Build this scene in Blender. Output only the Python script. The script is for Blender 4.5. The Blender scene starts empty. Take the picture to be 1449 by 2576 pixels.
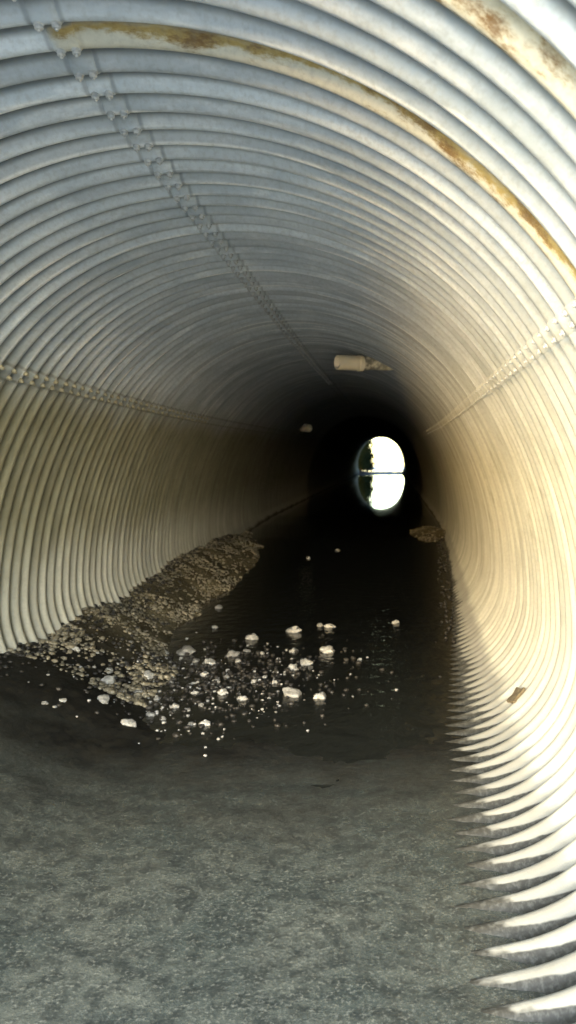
import bpy, math, random, bmesh
import numpy as np
from mathutils import Vector, Matrix, noise
random.seed(7)
S=bpy.context.scene
COL=S.collection
S.view_settings.view_transform='Standard'; S.view_settings.look='None'; S.view_settings.exposure=0

R=1.6; AMP=0.0225; P=0.152
Y0=1.15; Y1=65.0
CAM=Vector((0.8,0.0,0.352))
PY=[3,4.5,5.5,7,8,9,11,14,16,18]; PZ=[0,.012,.03,.055,.085,.12,.21,.35,.40,.42]
def pond(y): return np.interp(y,PY+[65],PZ+[.15])
def wrise(y):
    y=np.asarray(y,dtype=float); t=np.clip(y-7,0,11)
    near=np.where(t<3.6,.0024*t*t,.0311+.0173*(t-3.6))+np.interp(y,PY,PZ)
    return near+np.clip(y-18,0,None)*.01215
def rise(y): return wrise(y)-pond(y)
def water_z(y): return -1.243+wrise(y)
def sstep(a,b,x):
    t=np.clip((x-a)/(b-a),0,1); return t*t*(3-2*t)
def n3(x,y,z=0.0): return noise.noise(Vector((x,y,z)))

# ---- pipe-arch profile (right half, from crown down to the invert), unit R ----
def half_profile():
    pts=[];nor=[]
    a0=31.0
    for a in np.arange(90,a0,-1.5):
        t=math.radians(a); pts.append((math.cos(t),math.sin(t))); nor.append((math.cos(t),math.sin(t)))
    def arc(px,pz,a_from,a_to,rho,step):
        t=math.radians(a_from); cx=px-rho*math.cos(t); cz=pz-rho*math.sin(t)
        n=max(2,int(round(abs(a_to-a_from)/step)))
        for k in range(n+1):
            t=math.radians(a_from+(a_to-a_from)*k/n)
            q=(cx+rho*math.cos(t),cz+rho*math.sin(t))
            if k==0 and pts and abs(pts[-1][0]-q[0])+abs(pts[-1][1]-q[1])<1e-6: continue
            pts.append(q); nor.append((math.cos(t),math.sin(t)))
    t=math.radians(a0); arc(math.cos(t),math.sin(t),a0,0,1.68,1.2)
    px,pz=pts[-1]; arc(px,pz,0,-78,.425,3.5)
    px,pz=pts[-1]; arc(px,pz,-78,-90,px/math.sin(math.radians(12)),.45)
    return np.array(pts),np.array(nor)
HP,HN=half_profile()
seg=np.linalg.norm(np.diff(HP,axis=0),axis=1); HS=np.concatenate([[0],np.cumsum(seg)])
hang=90-np.degrees(HS)
PTS=np.concatenate([HP[::-1],HP[1:]*np.array([-1,1])])
NOR=np.concatenate([HN[::-1],HN[1:]*np.array([-1,1])])
ANG=np.concatenate([hang[::-1],180-hang[1:]])
def half_width(z): return R*float(np.interp(-z/R,-HP[:,1],HP[:,0]))
def prof_at(ang):
    return (np.array([np.interp(ang,ANG,PTS[:,0]),np.interp(ang,ANG,PTS[:,1])]),
            np.array([np.interp(ang,ANG,NOR[:,0]),np.interp(ang,ANG,NOR[:,1])]))
def inside(x,y,z):
    zz=z-float(rise(y))
    return -0.92*R<zz<R and abs(x)<half_width(zz)+.02

def bank_amount(x,y):
    xe=np.interp(y,[2,5,6.5,7.2,8,9.7,11.3,13,14.5,16],[-.45,-.55,-.80,-1.0,-1.12,-1.02,-.90,-1.02,-1.4,-2.0])
    xe=xe+0.14*n3(x*0.5,y*1.0,3.3)-.10*math.exp(-((y-9.3)/.6)**2)
    h=np.interp(y,[2,5,5.6,7.3,9,10.3,12.9,14.5,16],[.20,.34,.36,.34,.35,.34,.20,.10,0])
    wd=np.interp(y,[2,5.5,7.5],[1.3,1.2,.74])
    return float(h*sstep(-.04,wd,xe-x)), float(sstep(-0.04,0.16,xe-x))
def bar(x,y): return math.exp(-((x-1.5)/.36)**2-((y-14.6)/.8)**2)*(1+.9*n3(x*3,y*2,8))
def bed_z(x,y):
    zw=float(water_z(y))
    near=float(sstep(6.4,4.3,y+0.9*n3(x*.9,y*.8,9)+.3*n3(x*3,y*3,2)))
    h=zw-0.045+0.055*near
    b,m=bank_amount(x,y)
    mm=m*(1 if y>7 else max(.35,(y-4)/3*.65+.35))
    h+=b+mm*(0.03+0.05*n3(x*1.8,y*1.6,1)+0.02*n3(x*7,y*7,1))
    if y>11: h+=0.14*bar(x,y)
    if y>60: h+=0.17*math.exp(-((y-63.5)/1.2)**2)*(1+.5*n3(x*2,y,4))
    h+=0.05*math.exp(-((y-6.5)/.8)**2)*max(0,0.35+n3(x*1.6,y*1.9,5))*(1-near)
    h+=0.008*n3(x*5,y*5,2)+0.004*n3(x*16,y*16,2)
    return h

def mat(name):
    m=bpy.data.materials.new(name); m.use_nodes=True
    nt=m.node_tree; b=nt.nodes['Principled BSDF']
    return m,nt,b
def N(nt,t,**k):
    n=nt.nodes.new(t)
    for a,v in k.items(): setattr(n,a,v)
    return n
def math_(nt,op,a,b=None,c=None,clamp=False):
    n=N(nt,'ShaderNodeMath',operation=op); n.use_clamp=clamp
    for i,v in enumerate((a,b,c)):
        if v is None: continue
        if isinstance(v,(int,float)): n.inputs[i].default_value=v
        else: nt.links.new(v,n.inputs[i])
    return n.outputs[0]
def mrange(nt,v,a,b,c=0.0,d=1.0,smooth=True):
    n=N(nt,'ShaderNodeMapRange'); n.interpolation_type='SMOOTHSTEP' if smooth else 'LINEAR'
    nt.links.new(v,n.inputs[0])
    for i,q in enumerate((a,b,c,d)): n.inputs[i+1].default_value=q
    return n.outputs[0]
def mix(nt,f,a,b,mode='MIX'):
    n=N(nt,'ShaderNodeMix',data_type='RGBA'); n.blend_type=mode
    for i,v in ((0,f),(6,a),(7,b)):
        if isinstance(v,(int,float)): n.inputs[i].default_value=v
        elif isinstance(v,tuple): n.inputs[i].default_value=(*v,1)
        else: nt.links.new(v,n.inputs[i])
    return n.outputs[2]
def noise_(nt,vec,scale,detail=4,rough=.6):
    n=N(nt,'ShaderNodeTexNoise'); n.inputs['Scale'].default_value=scale
    n.inputs['Detail'].default_value=detail; n.inputs['Roughness'].default_value=rough
    if vec is not None: nt.links.new(vec,n.inputs['Vector'])
    return n.outputs[0]
def comb(nt,x,y,z):
    n=N(nt,'ShaderNodeCombineXYZ')
    for i,v in enumerate((x,y,z)):
        if isinstance(v,(int,float)): n.inputs[i].default_value=v
        else: nt.links.new(v,n.inputs[i])
    return n.outputs[0]
def bump(nt,b,h,strength,dist):
    n=N(nt,'ShaderNodeBump'); n.inputs['Strength'].default_value=strength; n.inputs['Distance'].default_value=dist
    nt.links.new(h,n.inputs['Height']); nt.links.new(n.outputs[0],b.inputs['Normal'])

# ---------------- materials ----------------
def pipe_material():
    m,nt,b=mat('corrugated_steel')
    tc=N(nt,'ShaderNodeTexCoord'); sep=N(nt,'ShaderNodeSeparateXYZ'); nt.links.new(tc.outputs['Object'],sep.inputs[0])
    y=sep.outputs[1]
    an=N(nt,'ShaderNodeAttribute'); an.attribute_name='ang'; ang=an.outputs['Fac']
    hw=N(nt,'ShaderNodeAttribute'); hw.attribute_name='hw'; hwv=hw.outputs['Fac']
    ph=math_(nt,'COSINE',math_(nt,'MULTIPLY',y,2*math.pi/P))   # +1 = valley
    arc=math_(nt,'MULTIPLY',ang,math.pi/180*R)
    v_st=comb(nt,math_(nt,'MULTIPLY',arc,0.35),y,0.0)
    v_iso=comb(nt,arc,y,0.0)
    nA=noise_(nt,v_iso,1.7,5,.65); nB=noise_(nt,v_st,9,4,.7); nC=noise_(nt,v_iso,45,2,.7)
    zinc=mix(nt,mrange(nt,nA,.3,.7),(.46,.53,.59),(.62,.68,.73))
    zinc=mix(nt,mrange(nt,nB,.45,.75),zinc,(.74,.79,.83))
    silt=mix(nt,mrange(nt,nA,.3,.7),(.43,.415,.32),(.55,.535,.43))
    silt=mix(nt,mrange(nt,nB,.5,.75),silt,(.34,.32,.23))
    silt=mix(nt,mrange(nt,ang,120,135),silt,mix(nt,mrange(nt,nB,.3,.7),(.29,.28,.19),(.20,.185,.115)))
    pale=mix(nt,mrange(nt,nB,.3,.8),(.49,.48,.40),(.38,.37,.30))
    a2=math_(nt,'ADD',ang,math_(nt,'MULTIPLY',math_(nt,'SUBTRACT',nA,.5),14))
    low_r=mrange(nt,a2,56,8)
    low_l=mrange(nt,a2,136,156)
    low=math_(nt,'MAXIMUM',low_r,low_l)
    col=mix(nt,low,zinc,silt)
    palem=math_(nt,'MAXIMUM',mrange(nt,a2,8,-22),mrange(nt,a2,180,202))
    col=mix(nt,palem,col,pale)
    n1=N(nt,'ShaderNodeTexNoise',noise_dimensions='1D'); n1.inputs['Scale'].default_value=5.5; n1.inputs['Detail'].default_value=3
    nt.links.new(y,n1.inputs['W'])
    ringv=mrange(nt,n1.outputs[0],.3,.7,.8,1.12)
    col=mix(nt,1.0,col,comb(nt,ringv,ringv,ringv),'MULTIPLY')
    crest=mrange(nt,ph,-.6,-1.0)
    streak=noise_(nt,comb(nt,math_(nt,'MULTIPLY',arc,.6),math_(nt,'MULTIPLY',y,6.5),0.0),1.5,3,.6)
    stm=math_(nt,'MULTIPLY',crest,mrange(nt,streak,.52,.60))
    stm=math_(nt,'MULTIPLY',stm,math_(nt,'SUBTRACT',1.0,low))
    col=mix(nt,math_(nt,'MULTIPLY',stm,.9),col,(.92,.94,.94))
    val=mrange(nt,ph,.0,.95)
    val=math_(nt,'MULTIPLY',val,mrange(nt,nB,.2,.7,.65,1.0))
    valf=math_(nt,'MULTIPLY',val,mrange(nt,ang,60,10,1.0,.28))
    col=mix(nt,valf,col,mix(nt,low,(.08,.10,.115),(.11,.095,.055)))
    for s,lo_,hi_,f,c in ((95.2,1.2,2.1,.42,(.11,.125,.14)),(146.5,1.1,2.1,.45,(.12,.105,.06)),(31.0,-.1,1.6,.35,(.66,.65,.55))):
        d=math_(nt,'ABSOLUTE',math_(nt,'SUBTRACT',ang,s))
        if lo_>0: mk=math_(nt,'MULTIPLY',mrange(nt,d,lo_,lo_+.4),mrange(nt,d,hi_,hi_-.4))
        else: mk=mrange(nt,d,hi_,hi_-.3)
        col=mix(nt,math_(nt,'MULTIPLY',mk,f),col,c)
    rn=noise_(nt,comb(nt,math_(nt,'MULTIPLY',arc,2.0),math_(nt,'MULTIPLY',y,5.0),2.0),2.2,6,.75)
    for yc,half,a_hi,a_lo,amt in ((2.50,.052,97,-4,0),(1.72,.085,75,-5,.04),(1.33,.06,75,5,.04)):
        d=math_(nt,'ABSOLUTE',math_(nt,'SUBTRACT',y,yc))
        d=math_(nt,'ADD',d,math_(nt,'MULTIPLY',math_(nt,'SUBTRACT',nB,.5),.08))
        inb=mrange(nt,d,half+.012,half-.012)
        am=math_(nt,'MULTIPLY',mrange(nt,ang,a_hi,a_hi-1.5),mrange(nt,a2,a_lo,a_lo+18))
        mk=math_(nt,'MULTIPLY',inb,am)
        edge=mrange(nt,d,half*.25,half*.95)
        cov=mrange(nt,math_(nt,'ADD',rn,math_(nt,'MULTIPLY',edge,.26)),.50-amt,.68-amt)
        col=mix(nt,math_(nt,'MULTIPLY',mk,.75),col,(.60,.56,.42))
        rc=mix(nt,mrange(nt,rn,.46-amt,.66-amt),(.44,.33,.12),(.18,.105,.04))
        col=mix(nt,math_(nt,'MULTIPLY',mk,cov),col,rc)
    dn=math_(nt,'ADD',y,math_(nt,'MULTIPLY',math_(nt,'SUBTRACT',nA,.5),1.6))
    depth_falloff=mrange(nt,dn,7.5,17.0,0,.82,False)
    col=mix(nt,depth_falloff,col,(.04,.045,.038))  # light falloff along the tunnel, painted into the wall colour
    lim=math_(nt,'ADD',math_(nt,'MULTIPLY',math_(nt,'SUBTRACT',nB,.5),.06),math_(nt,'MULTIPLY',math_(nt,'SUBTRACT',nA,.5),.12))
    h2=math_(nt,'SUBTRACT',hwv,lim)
    grey_band=mrange(nt,h2,.17,.10,0,.70)
    col=mix(nt,grey_band,col,(.15,.148,.13))  # wall turns greyer in a band just above the waterline
    h3=math_(nt,'SUBTRACT',h2,mrange(nt,ph,-.5,1.0,0,.085,False))
    wet=mrange(nt,h3,.030,.012)
    col=mix(nt,math_(nt,'MULTIPLY',wet,.95),col,(.024,.023,.018))
    col=mix(nt,mrange(nt,nC,.4,.75,0,.24),col,(.23,.23,.20))
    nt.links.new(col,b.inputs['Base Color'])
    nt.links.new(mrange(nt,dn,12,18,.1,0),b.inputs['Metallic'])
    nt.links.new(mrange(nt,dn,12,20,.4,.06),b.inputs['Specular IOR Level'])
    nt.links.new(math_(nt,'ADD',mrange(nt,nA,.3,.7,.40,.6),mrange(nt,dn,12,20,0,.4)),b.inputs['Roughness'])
    bump(nt,b,math_(nt,'ADD',nC,nB),.25,.006)
    return m

def bed_material():
    m,nt,b=mat('wet_gravel_bed')
    tc=N(nt,'ShaderNodeTexCoord'); sep=N(nt,'ShaderNodeSeparateXYZ'); nt.links.new(tc.outputs['Object'],sep.inputs[0])
    bk=N(nt,'ShaderNodeAttribute'); bk.attribute_name='bank'
    o=tc.outputs['Object']
    nA=noise_(nt,o,1.6,6,.65); nB=noise_(nt,o,14,5,.75); nC=noise_(nt,o,70,3,.8)
    vo=N(nt,'ShaderNodeTexVoronoi'); vo.inputs['Scale'].default_value=42; nt.links.new(o,vo.inputs['Vector'])
    near=mix(nt,mrange(nt,nA,.32,.68),(.050,.060,.052),(.098,.104,.084))
    near=mix(nt,mrange(nt,nB,.40,.62,0,.8),near,(.018,.022,.020))
    near=mix(nt,mrange(nt,nC,.5,.70,0,.7),near,(.21,.21,.17))
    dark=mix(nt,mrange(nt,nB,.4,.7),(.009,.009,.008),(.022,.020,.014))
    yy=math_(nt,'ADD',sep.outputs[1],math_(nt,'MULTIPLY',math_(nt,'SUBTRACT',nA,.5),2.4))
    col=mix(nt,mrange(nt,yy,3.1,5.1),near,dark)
    bankc=mix(nt,mrange(nt,nB,.35,.65),(.17,.15,.09),(.29,.255,.165))
    bankc=mix(nt,mrange(nt,vo.outputs['Distance'],.25,.6,0,.7),bankc,(.055,.045,.026))
    bankc=mix(nt,mrange(nt,nA,.44,.56,0,.75),bankc,(.05,.043,.026))
    bm=math_(nt,'MULTIPLY',bk.outputs['Fac'],mrange(nt,yy,6.1,7.4))
    bm=math_(nt,'MULTIPLY',bm,mrange(nt,yy,25,20))
    col=mix(nt,bm,col,bankc)
    nt.links.new(col,b.inputs['Base Color'])
    nt.links.new(math_(nt,'ADD',mrange(nt,nB,.3,.7,.14,.5),mrange(nt,yy,3.5,5.2,0,.3)),b.inputs['Roughness'])
    nt.links.new(mrange(nt,yy,3.4,5.0,.5,.08),b.inputs['Specular IOR Level'])
    h=math_(nt,'ADD',math_(nt,'MULTIPLY',nB,1.0),math_(nt,'MULTIPLY',nC,.35))
    bump(nt,b,h,.38,.012)
    return m

def water_material():
    m,nt,b=mat('dark_stream_water')
    tc=N(nt,'ShaderNodeTexCoord'); o=tc.outputs['Object']
    sep=N(nt,'ShaderNodeSeparateXYZ'); nt.links.new(o,sep.inputs[0]); y=sep.outputs[1]
    nt.links.new(mix(nt,mrange(nt,y,5,9),(.015,.016,.013),(.009,.010,.009)),b.inputs['Base Color'])
    nt.links.new(mrange(nt,y,5,11,.22,.025),b.inputs['Roughness'])
    b.inputs['IOR'].default_value=1.33
    h=noise_(nt,o,8,3,.5)
    amp=mrange(nt,y,6.5,14,1.0,.0)
    bump(nt,b,math_(nt,'MULTIPLY',h,amp),.7,.018)
    return m
def stone_material(name,c1,c2,rough=.35):
    m,nt,b=mat(name)
    tc=N(nt,'ShaderNodeTexCoord'); oi=N(nt,'ShaderNodeObjectInfo')
    nA=noise_(nt,tc.outputs['Object'],4,5,.7); nB=noise_(nt,tc.outputs['Object'],15,4,.7)
    col=mix(nt,mrange(nt,nA,.35,.65),c1,c2)
    col=mix(nt,mrange(nt,nB,.5,.75,0,.6),col,tuple(c*.35 for c in c1))
    v=mrange(nt,oi.outputs['Random'],0,1,.35,.95,False)
    col=mix(nt,1.0,col,comb(nt,v,v,v),'MULTIPLY')
    nt.links.new(col,b.inputs['Base Color']); b.inputs['Roughness'].default_value=rough
    bump(nt,b,nB,.5,.03)
    return m
def simple(name,c1,c2,scale,rough,metal=0,bs=.3,bd=.01):
    m,nt,b=mat(name); tc=N(nt,'ShaderNodeTexCoord')
    nA=noise_(nt,tc.outputs['Object'],scale,5,.7)
    nt.links.new(mix(nt,mrange(nt,nA,.38,.64),c1,c2),b.inputs['Base Color'])
    b.inputs['Roughness'].default_value=rough; b.inputs['Metallic'].default_value=metal
    bump(nt,b,nA,bs,bd)
    return m
M_pipe=pipe_material(); M_bed=bed_material(); M_water=water_material()
M_stone=stone_material('pale_wet_stone',(.58,.58,.55),(.30,.30,.27))
M_peb=stone_material('gravel_stone',(.44,.39,.27),(.21,.185,.12),.45)
M_peb_dark=stone_material('dark_gravel_stone',(.045,.04,.03),(.02,.018,.013),.6)
M_bolt=simple('zinc_bolt',(.56,.58,.58),(.38,.40,.40),30,.5,.2)
M_bolt_silt=simple('silted_bolt',(.34,.32,.23),(.24,.22,.15),30,.7)
M_pvc=simple('white_plastic_pipe',(.92,.90,.76),(.88,.85,.68),6,.4)
M_pvc_dirty=simple('mud_spattered_plastic',(.78,.77,.62),(.22,.22,.17),14,.6,0,.1)
M_clod=simple('dried_mud',(.10,.075,.04),(.17,.14,.08),40,.8)
M_ground=simple('pale_gravelly_earth',(.46,.44,.40),(.36,.35,.30),.8,.9)  # paleness chosen so the unseen ground at the near mouth bounces light onto the roof
M_leaf=simple('bush_leaves',(.018,.028,.010),(.030,.042,.016),3,.9)
M_bark=simple('bush_bark',(.06,.05,.035),(.035,.03,.02),20,.85)
M_leaf.node_tree.nodes['Principled BSDF'].inputs['Specular IOR Level'].default_value=.05

def mesh_obj(name,verts,faces,material,smooth=True):
    me=bpy.data.meshes.new(name); me.from_pydata(verts,[],faces); me.update()
    if smooth: me.polygons.foreach_set('use_smooth',[True]*len(me.polygons))
    me.materials.append(material)
    ob=bpy.data.objects.new(name,me); COL.objects.link(ob); return ob
def grid_faces(nu,nv):
    i=np.arange(nu-1)[:,None]*nv+np.arange(nv-1)[None,:]
    return np.stack([i,i+1,i+nv+1,i+nv],-1).reshape(-1,4).tolist()
def set_attr(ob,name,vals):
    a=ob.data.attributes.new(name,'FLOAT','POINT'); a.data.foreach_set('value',np.asarray(vals,dtype=np.float32))

# ---------------- culvert pipe ----------------
pipe=bpy.data.objects.new('culvert_pipe',None); COL.objects.link(pipe)
pipe['label']='long corrugated steel culvert pipe with rust stains and silted lower walls'
pipe['category']='culvert'
def sheet(name,ys,pts,nor,ang,off):
    c=AMP*np.cos(2*np.pi*ys/P)[:,None]+off[None,:]+0.005*np.sin(.05*ang[None,:]+ys[:,None]*.35)
    X=R*pts[None,:,0]+c*nor[None,:,0]; Z=R*pts[None,:,1]+c*nor[None,:,1]+rise(ys)[:,None]
    Y=np.repeat(ys[:,None],len(ang),1)
    V=np.stack([X,Y,Z],-1).reshape(-1,3)
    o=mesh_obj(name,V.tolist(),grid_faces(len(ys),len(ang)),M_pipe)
    set_attr(o,'ang',np.repeat(ang[None,:],len(ys),0).ravel())
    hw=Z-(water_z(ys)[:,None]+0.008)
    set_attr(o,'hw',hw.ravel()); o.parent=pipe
    return o
ys=np.concatenate([np.arange(Y0,12,P/12),np.arange(12,26,P/6),np.arange(26,Y1+.001,P/4)])
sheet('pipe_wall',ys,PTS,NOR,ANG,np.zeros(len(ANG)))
SEAMS=(31.0,95.2,146.5)
for s in SEAMS:
    ysS=ys[ys<(20 if 60<s<120 else 15)]
    aa=s+np.degrees(np.array([-.041,-.037,0,.037,.041])/R)
    pn=[prof_at(a) for a in aa]
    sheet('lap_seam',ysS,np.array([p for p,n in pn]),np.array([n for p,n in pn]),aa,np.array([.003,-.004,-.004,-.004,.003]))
def bolt_geo():
    vs=[];fs=[]
    prev=None
    for r,z in [(.015,-.004),(.015,.003),(.012,.005),(.012,.013),(.009,.016),(.005,.017),(.005,.021),(.004,.023)]:
        i0=len(vs)
        for k in range(12): vs.append((r*math.cos(2*math.pi*k/12),r*math.sin(2*math.pi*k/12),z))
        c=list(range(i0,i0+12))
        if prev:
            for k in range(12): fs.append((prev[k],prev[(k+1)%12],c[(k+1)%12],c[k]))
        prev=c
    fs.append(prev)
    return vs,fs
bv,bf=bolt_geo()
bmes=[]
for mm in (M_bolt,M_bolt_silt):
    bme=bpy.data.meshes.new('bolt'); bme.from_pydata(bv,[],bf); bme.materials.append(mm); bmes.append(bme)
spots=[]
k0=int(Y0/P)+1
for s in SEAMS:
    for k in range(k0,int((13.5 if s<120 else 10)/P)):
        yb=(k+.5)*P+(.03 if s<90 else 0)
        for da in (-.023,.023):
            p,n=prof_at(s+math.degrees(da/R)+random.uniform(-.08,.08))
            r=AMP*math.cos(2*math.pi*yb/P)-.004
            pos=Vector((R*p[0]+r*n[0],yb+random.uniform(-.006,.006),R*p[1]+r*n[1]+float(rise(yb))))
            spots.append((pos,Vector((-n[0],0,-n[1])),0 if s<120 else 1))
def inview(p):
    u=(p.x-CAM.x)/p.y; w=(p.z-CAM.z)/p.y
    return -.46<u<.22 and w<.55
spots.sort(key=lambda t:(not inview(t[0]),(t[0]-CAM).length))
rest=[([],[]),([],[])]
for i,(p,d,kk) in enumerate(spots):
    q=d.to_track_quat('Z','Y').to_matrix().to_4x4(); T=Matrix.Translation(p)@q@Matrix.Rotation(random.random()*6,4,'Z')
    if i<100:
        o=bpy.data.objects.new('bolt',bmes[kk]); COL.objects.link(o); o.matrix_world=T; o.parent=pipe
    else:
        i0=len(rest[kk][0]); rest[kk][0].extend([tuple(T@Vector(v)) for v in bv]); rest[kk][1].extend([tuple(j+i0 for j in f) for f in bf])
v0,f0=rest[0]; v1,f1=rest[1]
o=mesh_obj('bolt_rows',v0+v1,f0+[tuple(j+len(v0) for j in f) for f in f1],M_bolt,False); o.parent=pipe; o['kind']='stuff'
o.data.materials.append(M_bolt_silt)
o.data.polygons.foreach_set('material_index',[0]*len(f0)+[1]*len(f1))

# ---------------- stream bed ----------------
ysb=np.concatenate([np.arange(-3,1,.1),np.arange(1,16,.035),np.arange(16,20,.08),np.arange(20,Y1+.3,.4)])
xsb=np.arange(-1.85,1.851,.035)
V=[];bk=[]
for y in ysb:
    for x in xsb:
        V.append((x,y,bed_z(x,y)))
        b,m=bank_amount(x,y)
        bk.append(min(1,max(m,bar(x,y)*1.2)))
bed=mesh_obj('stream_bed',V,grid_faces(len(ysb),len(xsb)),M_bed); set_attr(bed,'bank',bk)
bed['kind']='structure'
# ---------------- water ----------------
ysw=np.concatenate([np.arange(3.6,20,.2),np.arange(20,Y1+1,1.0)]); xsw=np.linspace(-1.85,1.85,9)
zend=float(water_z(Y1))
V=[(x,y,float(water_z(y))) for y in ysw for x in xsw]
for yy in (68,75,95,130):
    V+=[(x*(1+(yy-65)*.08),yy,zend) for x in xsw]
water=mesh_obj('water',V,grid_faces(len(ysw)+4,len(xsw)),M_water); water['kind']='structure'

# ---------------- outside ground with embankment ----------------
gx=[-300,-120,-60,-30,-15,-8,-5,-3.5,-2.6,-2.2,-2.1,2.1,2.2,2.6,3.5,5,8,15,30,60,120,300]
gy=[-300,-120,-60,-30,-15,-8,-4,-2,0,1.25,1.45,3,6,12,20,30,40,50,64.6,64.8,67,71,77,85,100,130,250,900]
def gz(x,y):
    if 1.35<=y<=64.7: return 3.4+.9*min(1,y/40)+.2*n3(x*.2,y*.2)
    if y<1.35: base=min(-1.30+0.06*max(0,abs(x)-2.15),1.0)
    else: base=min(zend-.06+0.05*max(0,abs(x)-2.15),.5)
    return base+(0.05*n3(x*.6,y*.6) if abs(x)>2.2 else 0)
V=[(x,y,gz(x,y)) for y in gy for x in gx]
F=[];nx=len(gx)
for j in range(len(gy)-1):
    for i in range(nx-1):
        if abs((gx[i]+gx[i+1])/2)<2.0 and (gy[j] in (1.25,64.6)): continue
        F.append((j*nx+i,j*nx+i+1,(j+1)*nx+i+1,(j+1)*nx+i))
g=mesh_obj('ground',V,F,M_ground,False); g['kind']='structure'

# ---------------- stones ----------------
def stone_mesh(name,seed,sub=3,mt=M_stone,jag=.32):
    bm=bmesh.new(); bmesh.ops.create_icosphere(bm,subdivisions=sub,radius=.5)
    for v in bm.verts:
        d=v.co.normalized()
        k=1+jag*noise.noise(d*1.4+Vector((seed*7.1,0,0)))*1.6+.14*noise.noise(d*3.5+Vector((0,seed*3.3,0)))
        q=d*.5*k
        v.co=Vector((q.x*1.1,q.y*.9,q.z*.68))
    me=bpy.data.meshes.new(name); bm.to_mesh(me); bm.free()
    me.polygons.foreach_set('use_smooth',[True]*len(me.polygons)); me.materials.append(mt); return me
smeshes=[stone_mesh('stone',i) for i in range(9)]
def top_z(x,y): return max(bed_z(x,y),float(water_z(y)))
def sight(u,w):
    y=2.0
    while y<22:
        x=CAM.x+u*y; z=CAM.z+w*y
        if z<=top_z(x,y): return x,y
        y+=.02
ST=[(470,1642,50),(370,1705,38),(270,1720,45),(258,1765,38),(325,1823,38),(158,1768,22),(112,1770,18),(637,1607,35),(740,1590,38),(825,1640,42),(735,1683,30),(770,1672,35),(733,1750,52),(805,1755,36),(610,1760,28),(560,1745,30),(515,1825,30),(480,1825,22),(525,1672,35),(585,1650,35),(515,1700,25),(492,1665,22),(345,1745,22),(380,1800,25),(440,1780,25),(490,1745,20),(640,1715,20),(665,1705,15),(550,1530,20),(805,1575,20),(830,1578,25),(995,1568,22),(540,1580,18),(740,1640,25),(415,1645,22),(410,1810,18),(470,1790,18),(190,1635,22),(570,1705,18),(600,1665,22),(660,1645,15),(905,1660,13),(430,1720,15),(395,1760,20),(300,1745,20),(545,1715,22),(575,1735,18),(505,1775,18),(275,1690,24),(620,1640,18),(700,1660,15),(690,1720,18),(850,1385,12),(775,1405,12)]
for i,(px,py,sz) in enumerate(ST):
    r=sight((px-985)/2170.0,(1175-py)/2170.0)
    if not r: continue
    x,y=r; s=sz/2170*y*.9
    o=bpy.data.objects.new('stone',smeshes[i%9]); COL.objects.link(o)
    o.location=(x,y,top_z(x,y)+s*.05); o.scale=(s,s,s*random.uniform(.8,1.1)); o.rotation_euler=(random.uniform(-.3,.3),random.uniform(-.3,.3),random.uniform(0,6.28))
    o['label']='pale wet stone lying in the shallow dark stream'; o['category']='stone'; o['group']='stones in the stream'

# ---------------- gravel (stuff) ----------------
def gravel(name,pts,mt,label):
    base=[]
    for sd in range(5):
        bm=bmesh.new(); bmesh.ops.create_icosphere(bm,subdivisions=1 if len(pts)>900 else 2,radius=.5)
        vs=[]
        for v in bm.verts:
            d=v.co.normalized(); k=1+.5*noise.noise(d*1.7+Vector((sd*5.,0,0)))
            vs.append(np.array((d.x*.55*k,d.y*.45*k,d.z*.33*k)))
        fs=[tuple(v.index for v in f.verts) for f in bm.faces]; bm.free(); base.append((np.array(vs),fs))
    V=[];F=[]
    for x,y,z,s in pts:
        vs,fs=base[random.randrange(5)]; a=random.random()*6.28
        c,sn=math.cos(a),math.sin(a); Rm=np.array([[c,-sn,0],[sn,c,0],[0,0,1]])
        q=(vs@Rm.T)*s+np.array((x,y,z)); i0=len(V); V+=q.tolist(); F+=[tuple(j+i0 for j in f) for f in fs]
    o=mesh_obj(name,V,F,mt,True); o['kind']='stuff'; o['label']=label; o['category']='gravel'
pts=[];dk=[];lt=[]
t=0
while len(pts)<4200 and t<60000:
    t+=1
    y=5.6+9.9*random.random()**1.3; x=random.uniform(-1.85,-.75)
    b,m=bank_amount(x,y)
    if m<.15 or (n3(x*2,y*2,4)<.0 and random.random()<.85): continue
    z=bed_z(x,y)
    if z<float(water_z(y)) or not inside(x,y,z): continue
    s=random.choice((.010,.014,.018,.022,.03,.045))*random.uniform(.8,1.3)
    pts.append((x,y,z+s*.12,s))
for k in range(400):
    x=random.gauss(1.45,.28); y=random.gauss(14.4,.9); z=bed_z(x,y)
    if inside(x,y,z) and z>float(water_z(y))-.01: pts.append((x,y,z+.002,random.uniform(.01,.04)))
gravel('gravel',pts,M_peb,'low bank of brown and grey gravel along the pipe wall')
t=0
while len(dk)<2200 and t<90000:
    t+=1
    y=random.uniform(4.8,14); x=random.uniform(-1.85,1.75)
    b,m=bank_amount(x,y)
    z=top_z(x,y)
    if not inside(x,y,z): continue
    ew=half_width(z-float(rise(y)))-abs(x)
    edge = ew<random.uniform(.03,.20) and (x<0 or (y>7.5 and random.random()<.35))
    if not edge and random.random()>math.exp(-((x+.55)/.75)**2-((y-6.3)/.8)**2)*.6: continue
    s=random.choice((.012,.018,.025,.035,.045))*random.uniform(.8,1.2)
    dk.append((x,y,z+s*.1,s))
gravel('dark_gravel',dk,M_peb_dark,'dark wet gravel and silt debris in the stream')
while len(lt)<240:
    y=random.gauss(6.2,.6); x=random.gauss(-.6,.5)
    if not -1.4<x<.9: continue
    s=random.uniform(.008,.028)
    lt.append((x,y,top_z(x,y)+s*.05,s))
gravel('pale_gravel',lt,M_stone,'small pale pebbles scattered between the stones')

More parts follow.
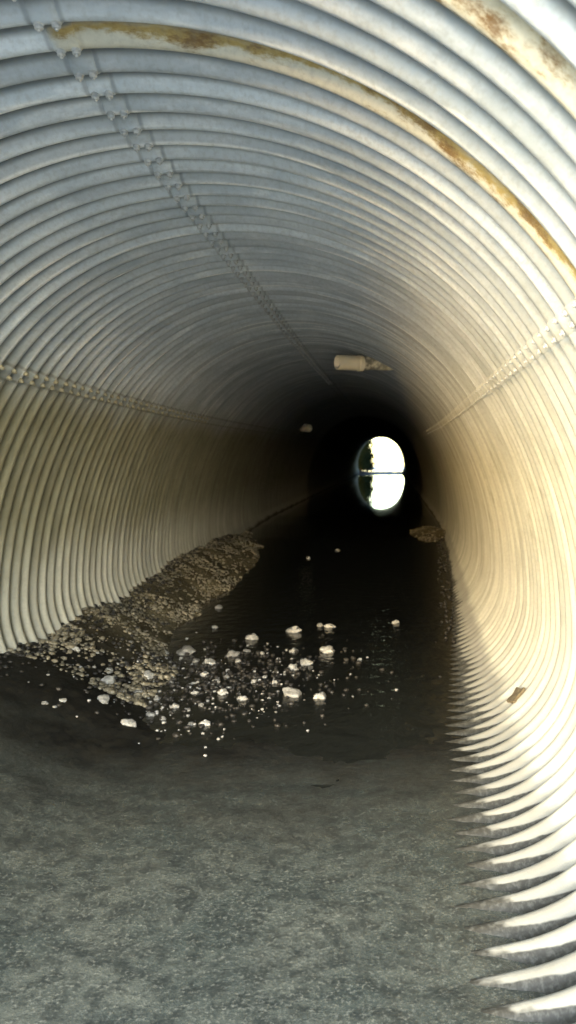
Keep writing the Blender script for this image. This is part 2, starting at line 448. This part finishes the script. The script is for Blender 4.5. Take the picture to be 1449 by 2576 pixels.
# ---------------- inlet pipes ----------------
def tube(name,p0,p1,ro,ri,mt,n=40):
    p0=Vector(p0);p1=Vector(p1); L=(p1-p0).length; q=(p1-p0).to_track_quat('Z','Y')
    V=[];F=[]
    prof=[(ro,L),(ro,L*.66),(ro,L*.33),(ro,.004),(ro-.004,0),(ri+.004,0),(ri,.004),(ri,L)]
    for r,z in prof:
        for k in range(n):
            a=2*math.pi*k/n; V.append(tuple(q@Vector((r*math.cos(a),r*math.sin(a),z))))
    for j in range(len(prof)-1):
        for k in range(n): F.append((j*n+k,j*n+(k+1)%n,(j+1)*n+(k+1)%n,(j+1)*n+k))
    o=mesh_obj(name,V,F,mt); o.location=p0; return o
def inlet(p0,pm,p1,r,label):
    e=bpy.data.objects.new('inlet_pipe',None); COL.objects.link(e); e.location=p0
    e['label']=label; e['category']='pipe'
    d=(Vector(p1)-Vector(pm)).normalized()
    a=tube('spout',p0,pm,r,r-.012,M_pvc)
    b=tube('sleeve',pm,p1,r*.93,r*.93-.012,M_pvc_dirty)
    c=tube('coupling_collar',Vector(pm)-d*.02,Vector(pm)+d*.03,r+.008,r-.002,M_pvc)
    for o in (a,b,c):
        o.parent=e; o.matrix_parent_inverse=Matrix.Translation(e.location).inverted()
inlet((.245,8.75,1.415),(.47,8.87,1.42),(1.25,9.25,1.455),.075,'white plastic inlet pipe poking through the roof of the culvert')
inlet((-1.0,18.9,1.20),(-1.15,19.05,1.23),(-1.6,19.4,1.31),.085,'small pale drain pipe entering the dark culvert wall')

def clod():
    bm=bmesh.new(); bmesh.ops.create_cube(bm,size=1); bmesh.ops.subdivide_edges(bm,edges=bm.edges[:],cuts=5,use_grid_fill=True)
    for v in bm.verts:
        v.co=Vector((v.co.x*.12,v.co.y*.095,v.co.z*.03))*(1+.25*noise.noise(v.co*3))
        v.co+=Vector((noise.noise(v.co*40),noise.noise(v.co*40+Vector((5,0,0))),noise.noise(v.co*40+Vector((9,0,0)))))*.006
    me=bpy.data.meshes.new('mud_clod'); bm.to_mesh(me); bm.free(); me.materials.append(M_clod)
    o=bpy.data.objects.new('mud_clod',me); COL.objects.link(o)
    p,n=prof_at(float(np.interp(-.645,HP[::-1,1],hang[::-1])))
    n=Vector((-n[0],0,-n[1]))
    o.matrix_world=Matrix.Translation(Vector((p[0]*R,5.15,p[1]*R))+n*.024)@n.to_track_quat('Z','Y').to_matrix().to_4x4()@Matrix.Rotation(math.radians(18),4,'Z')
    o['label']='small square clod of brown mud stuck on the pipe wall'; o['category']='mud'
clod()

# ---------------- bush outside the far mouth ----------------
def bush(cx,cy,cz,w,h,n,label):
    V=[];F=[]
    def limb(p,q,r0,r1):
        d=(q-p); qt=d.to_track_quat('Z','Y'); i0=len(V)
        for t,r in ((0,r0),(1,r1)):
            for k in range(7):
                a=2*math.pi*k/7; V.append(tuple(p+d*t+qt@Vector((r*math.cos(a),r*math.sin(a),0))))
        for k in range(7): F.append((i0+k,i0+(k+1)%7,i0+7+(k+1)%7,i0+7+k))
    root=Vector((0,0,-.1)); tips=[]
    for k in range(34):
        a=random.random()*6.28; m=Vector((math.cos(a)*w*.2,math.sin(a)*w*.2,h*random.uniform(.2,.4)))
        t=Vector((math.cos(a)*w*random.uniform(.3,.9),math.sin(a)*w*random.uniform(.3,.9),h*random.uniform(.1,1)))
        limb(root,m,.05,.03); limb(m,t,.03,.01); tips+= [t,(m+t)/2,m]
    stem=mesh_obj('stem',V,F,M_bark)
    LV=[];LF=[]
    for k in range(n):
        c=random.choice(tips)+Vector((random.gauss(0,.2),random.gauss(0,.2),random.gauss(0,.2)))
        u=Vector((random.gauss(0,1),random.gauss(0,1),random.gauss(0,1))).normalized(); v=u.orthogonal().normalized()
        s=random.uniform(.04,.09); i0=len(LV)
        LV+=[tuple(c-u*s),tuple(c+v*s*.5),tuple(c+u*s),tuple(c-v*s*.5)]; LF.append((i0,i0+1,i0+2,i0+3))
    cr=mesh_obj('crown',LV,LF,M_leaf,False)
    e=bpy.data.objects.new('bush',None); COL.objects.link(e)
    for o in (stem,cr): o.parent=e
    e.location=(cx,cy,cz); e['label']=label; e['category']='bush'
bush(-1.6,66.6,zend-.05,.9,3.2,24000,'dense dark green bush beside the culvert mouth')

# ---------------- light ----------------
w=bpy.data.worlds.new('World'); S.world=w; w.use_nodes=True
nt=w.node_tree; bg=nt.nodes['Background']
sky=nt.nodes.new('ShaderNodeTexSky'); sky.sky_type='NISHITA'; sky.sun_disc=False
to_sun=Vector((-.20,-1,.13)).normalized()
el=math.asin(to_sun.z); sky.sun_elevation=el; sky.sun_rotation=math.atan2(to_sun.x,to_sun.y)
tint=mix(nt,1.0,sky.outputs[0],(.90,1.0,1.17),'MULTIPLY')
nt.links.new(tint,bg.inputs[0]); bg.inputs[1].default_value=2.0
L=bpy.data.lights.new('sun','SUN'); L.energy=15.5; L.angle=math.radians(66); L.color=(1,.995,.98)
lo=bpy.data.objects.new('sun',L); COL.objects.link(lo); lo.rotation_euler=(-to_sun).to_track_quat('-Z','Y').to_euler(); lo.location=(-3,-10,5)

# ---------------- camera ----------------
c=bpy.data.cameras.new('camera'); co=bpy.data.objects.new('camera',c); COL.objects.link(co)
co.location=CAM; co.rotation_euler=(math.radians(90),0,0)
c.sensor_fit='VERTICAL'; c.sensor_height=36; c.sensor_width=36; c.lens=2170/2576*36
c.shift_x=-260.5/2576; c.shift_y=-113/2576
c.clip_start=.05; c.clip_end=2000
c.dof.use_dof=True; c.dof.focus_distance=3.4; c.dof.aperture_fstop=3.6
S.camera=co
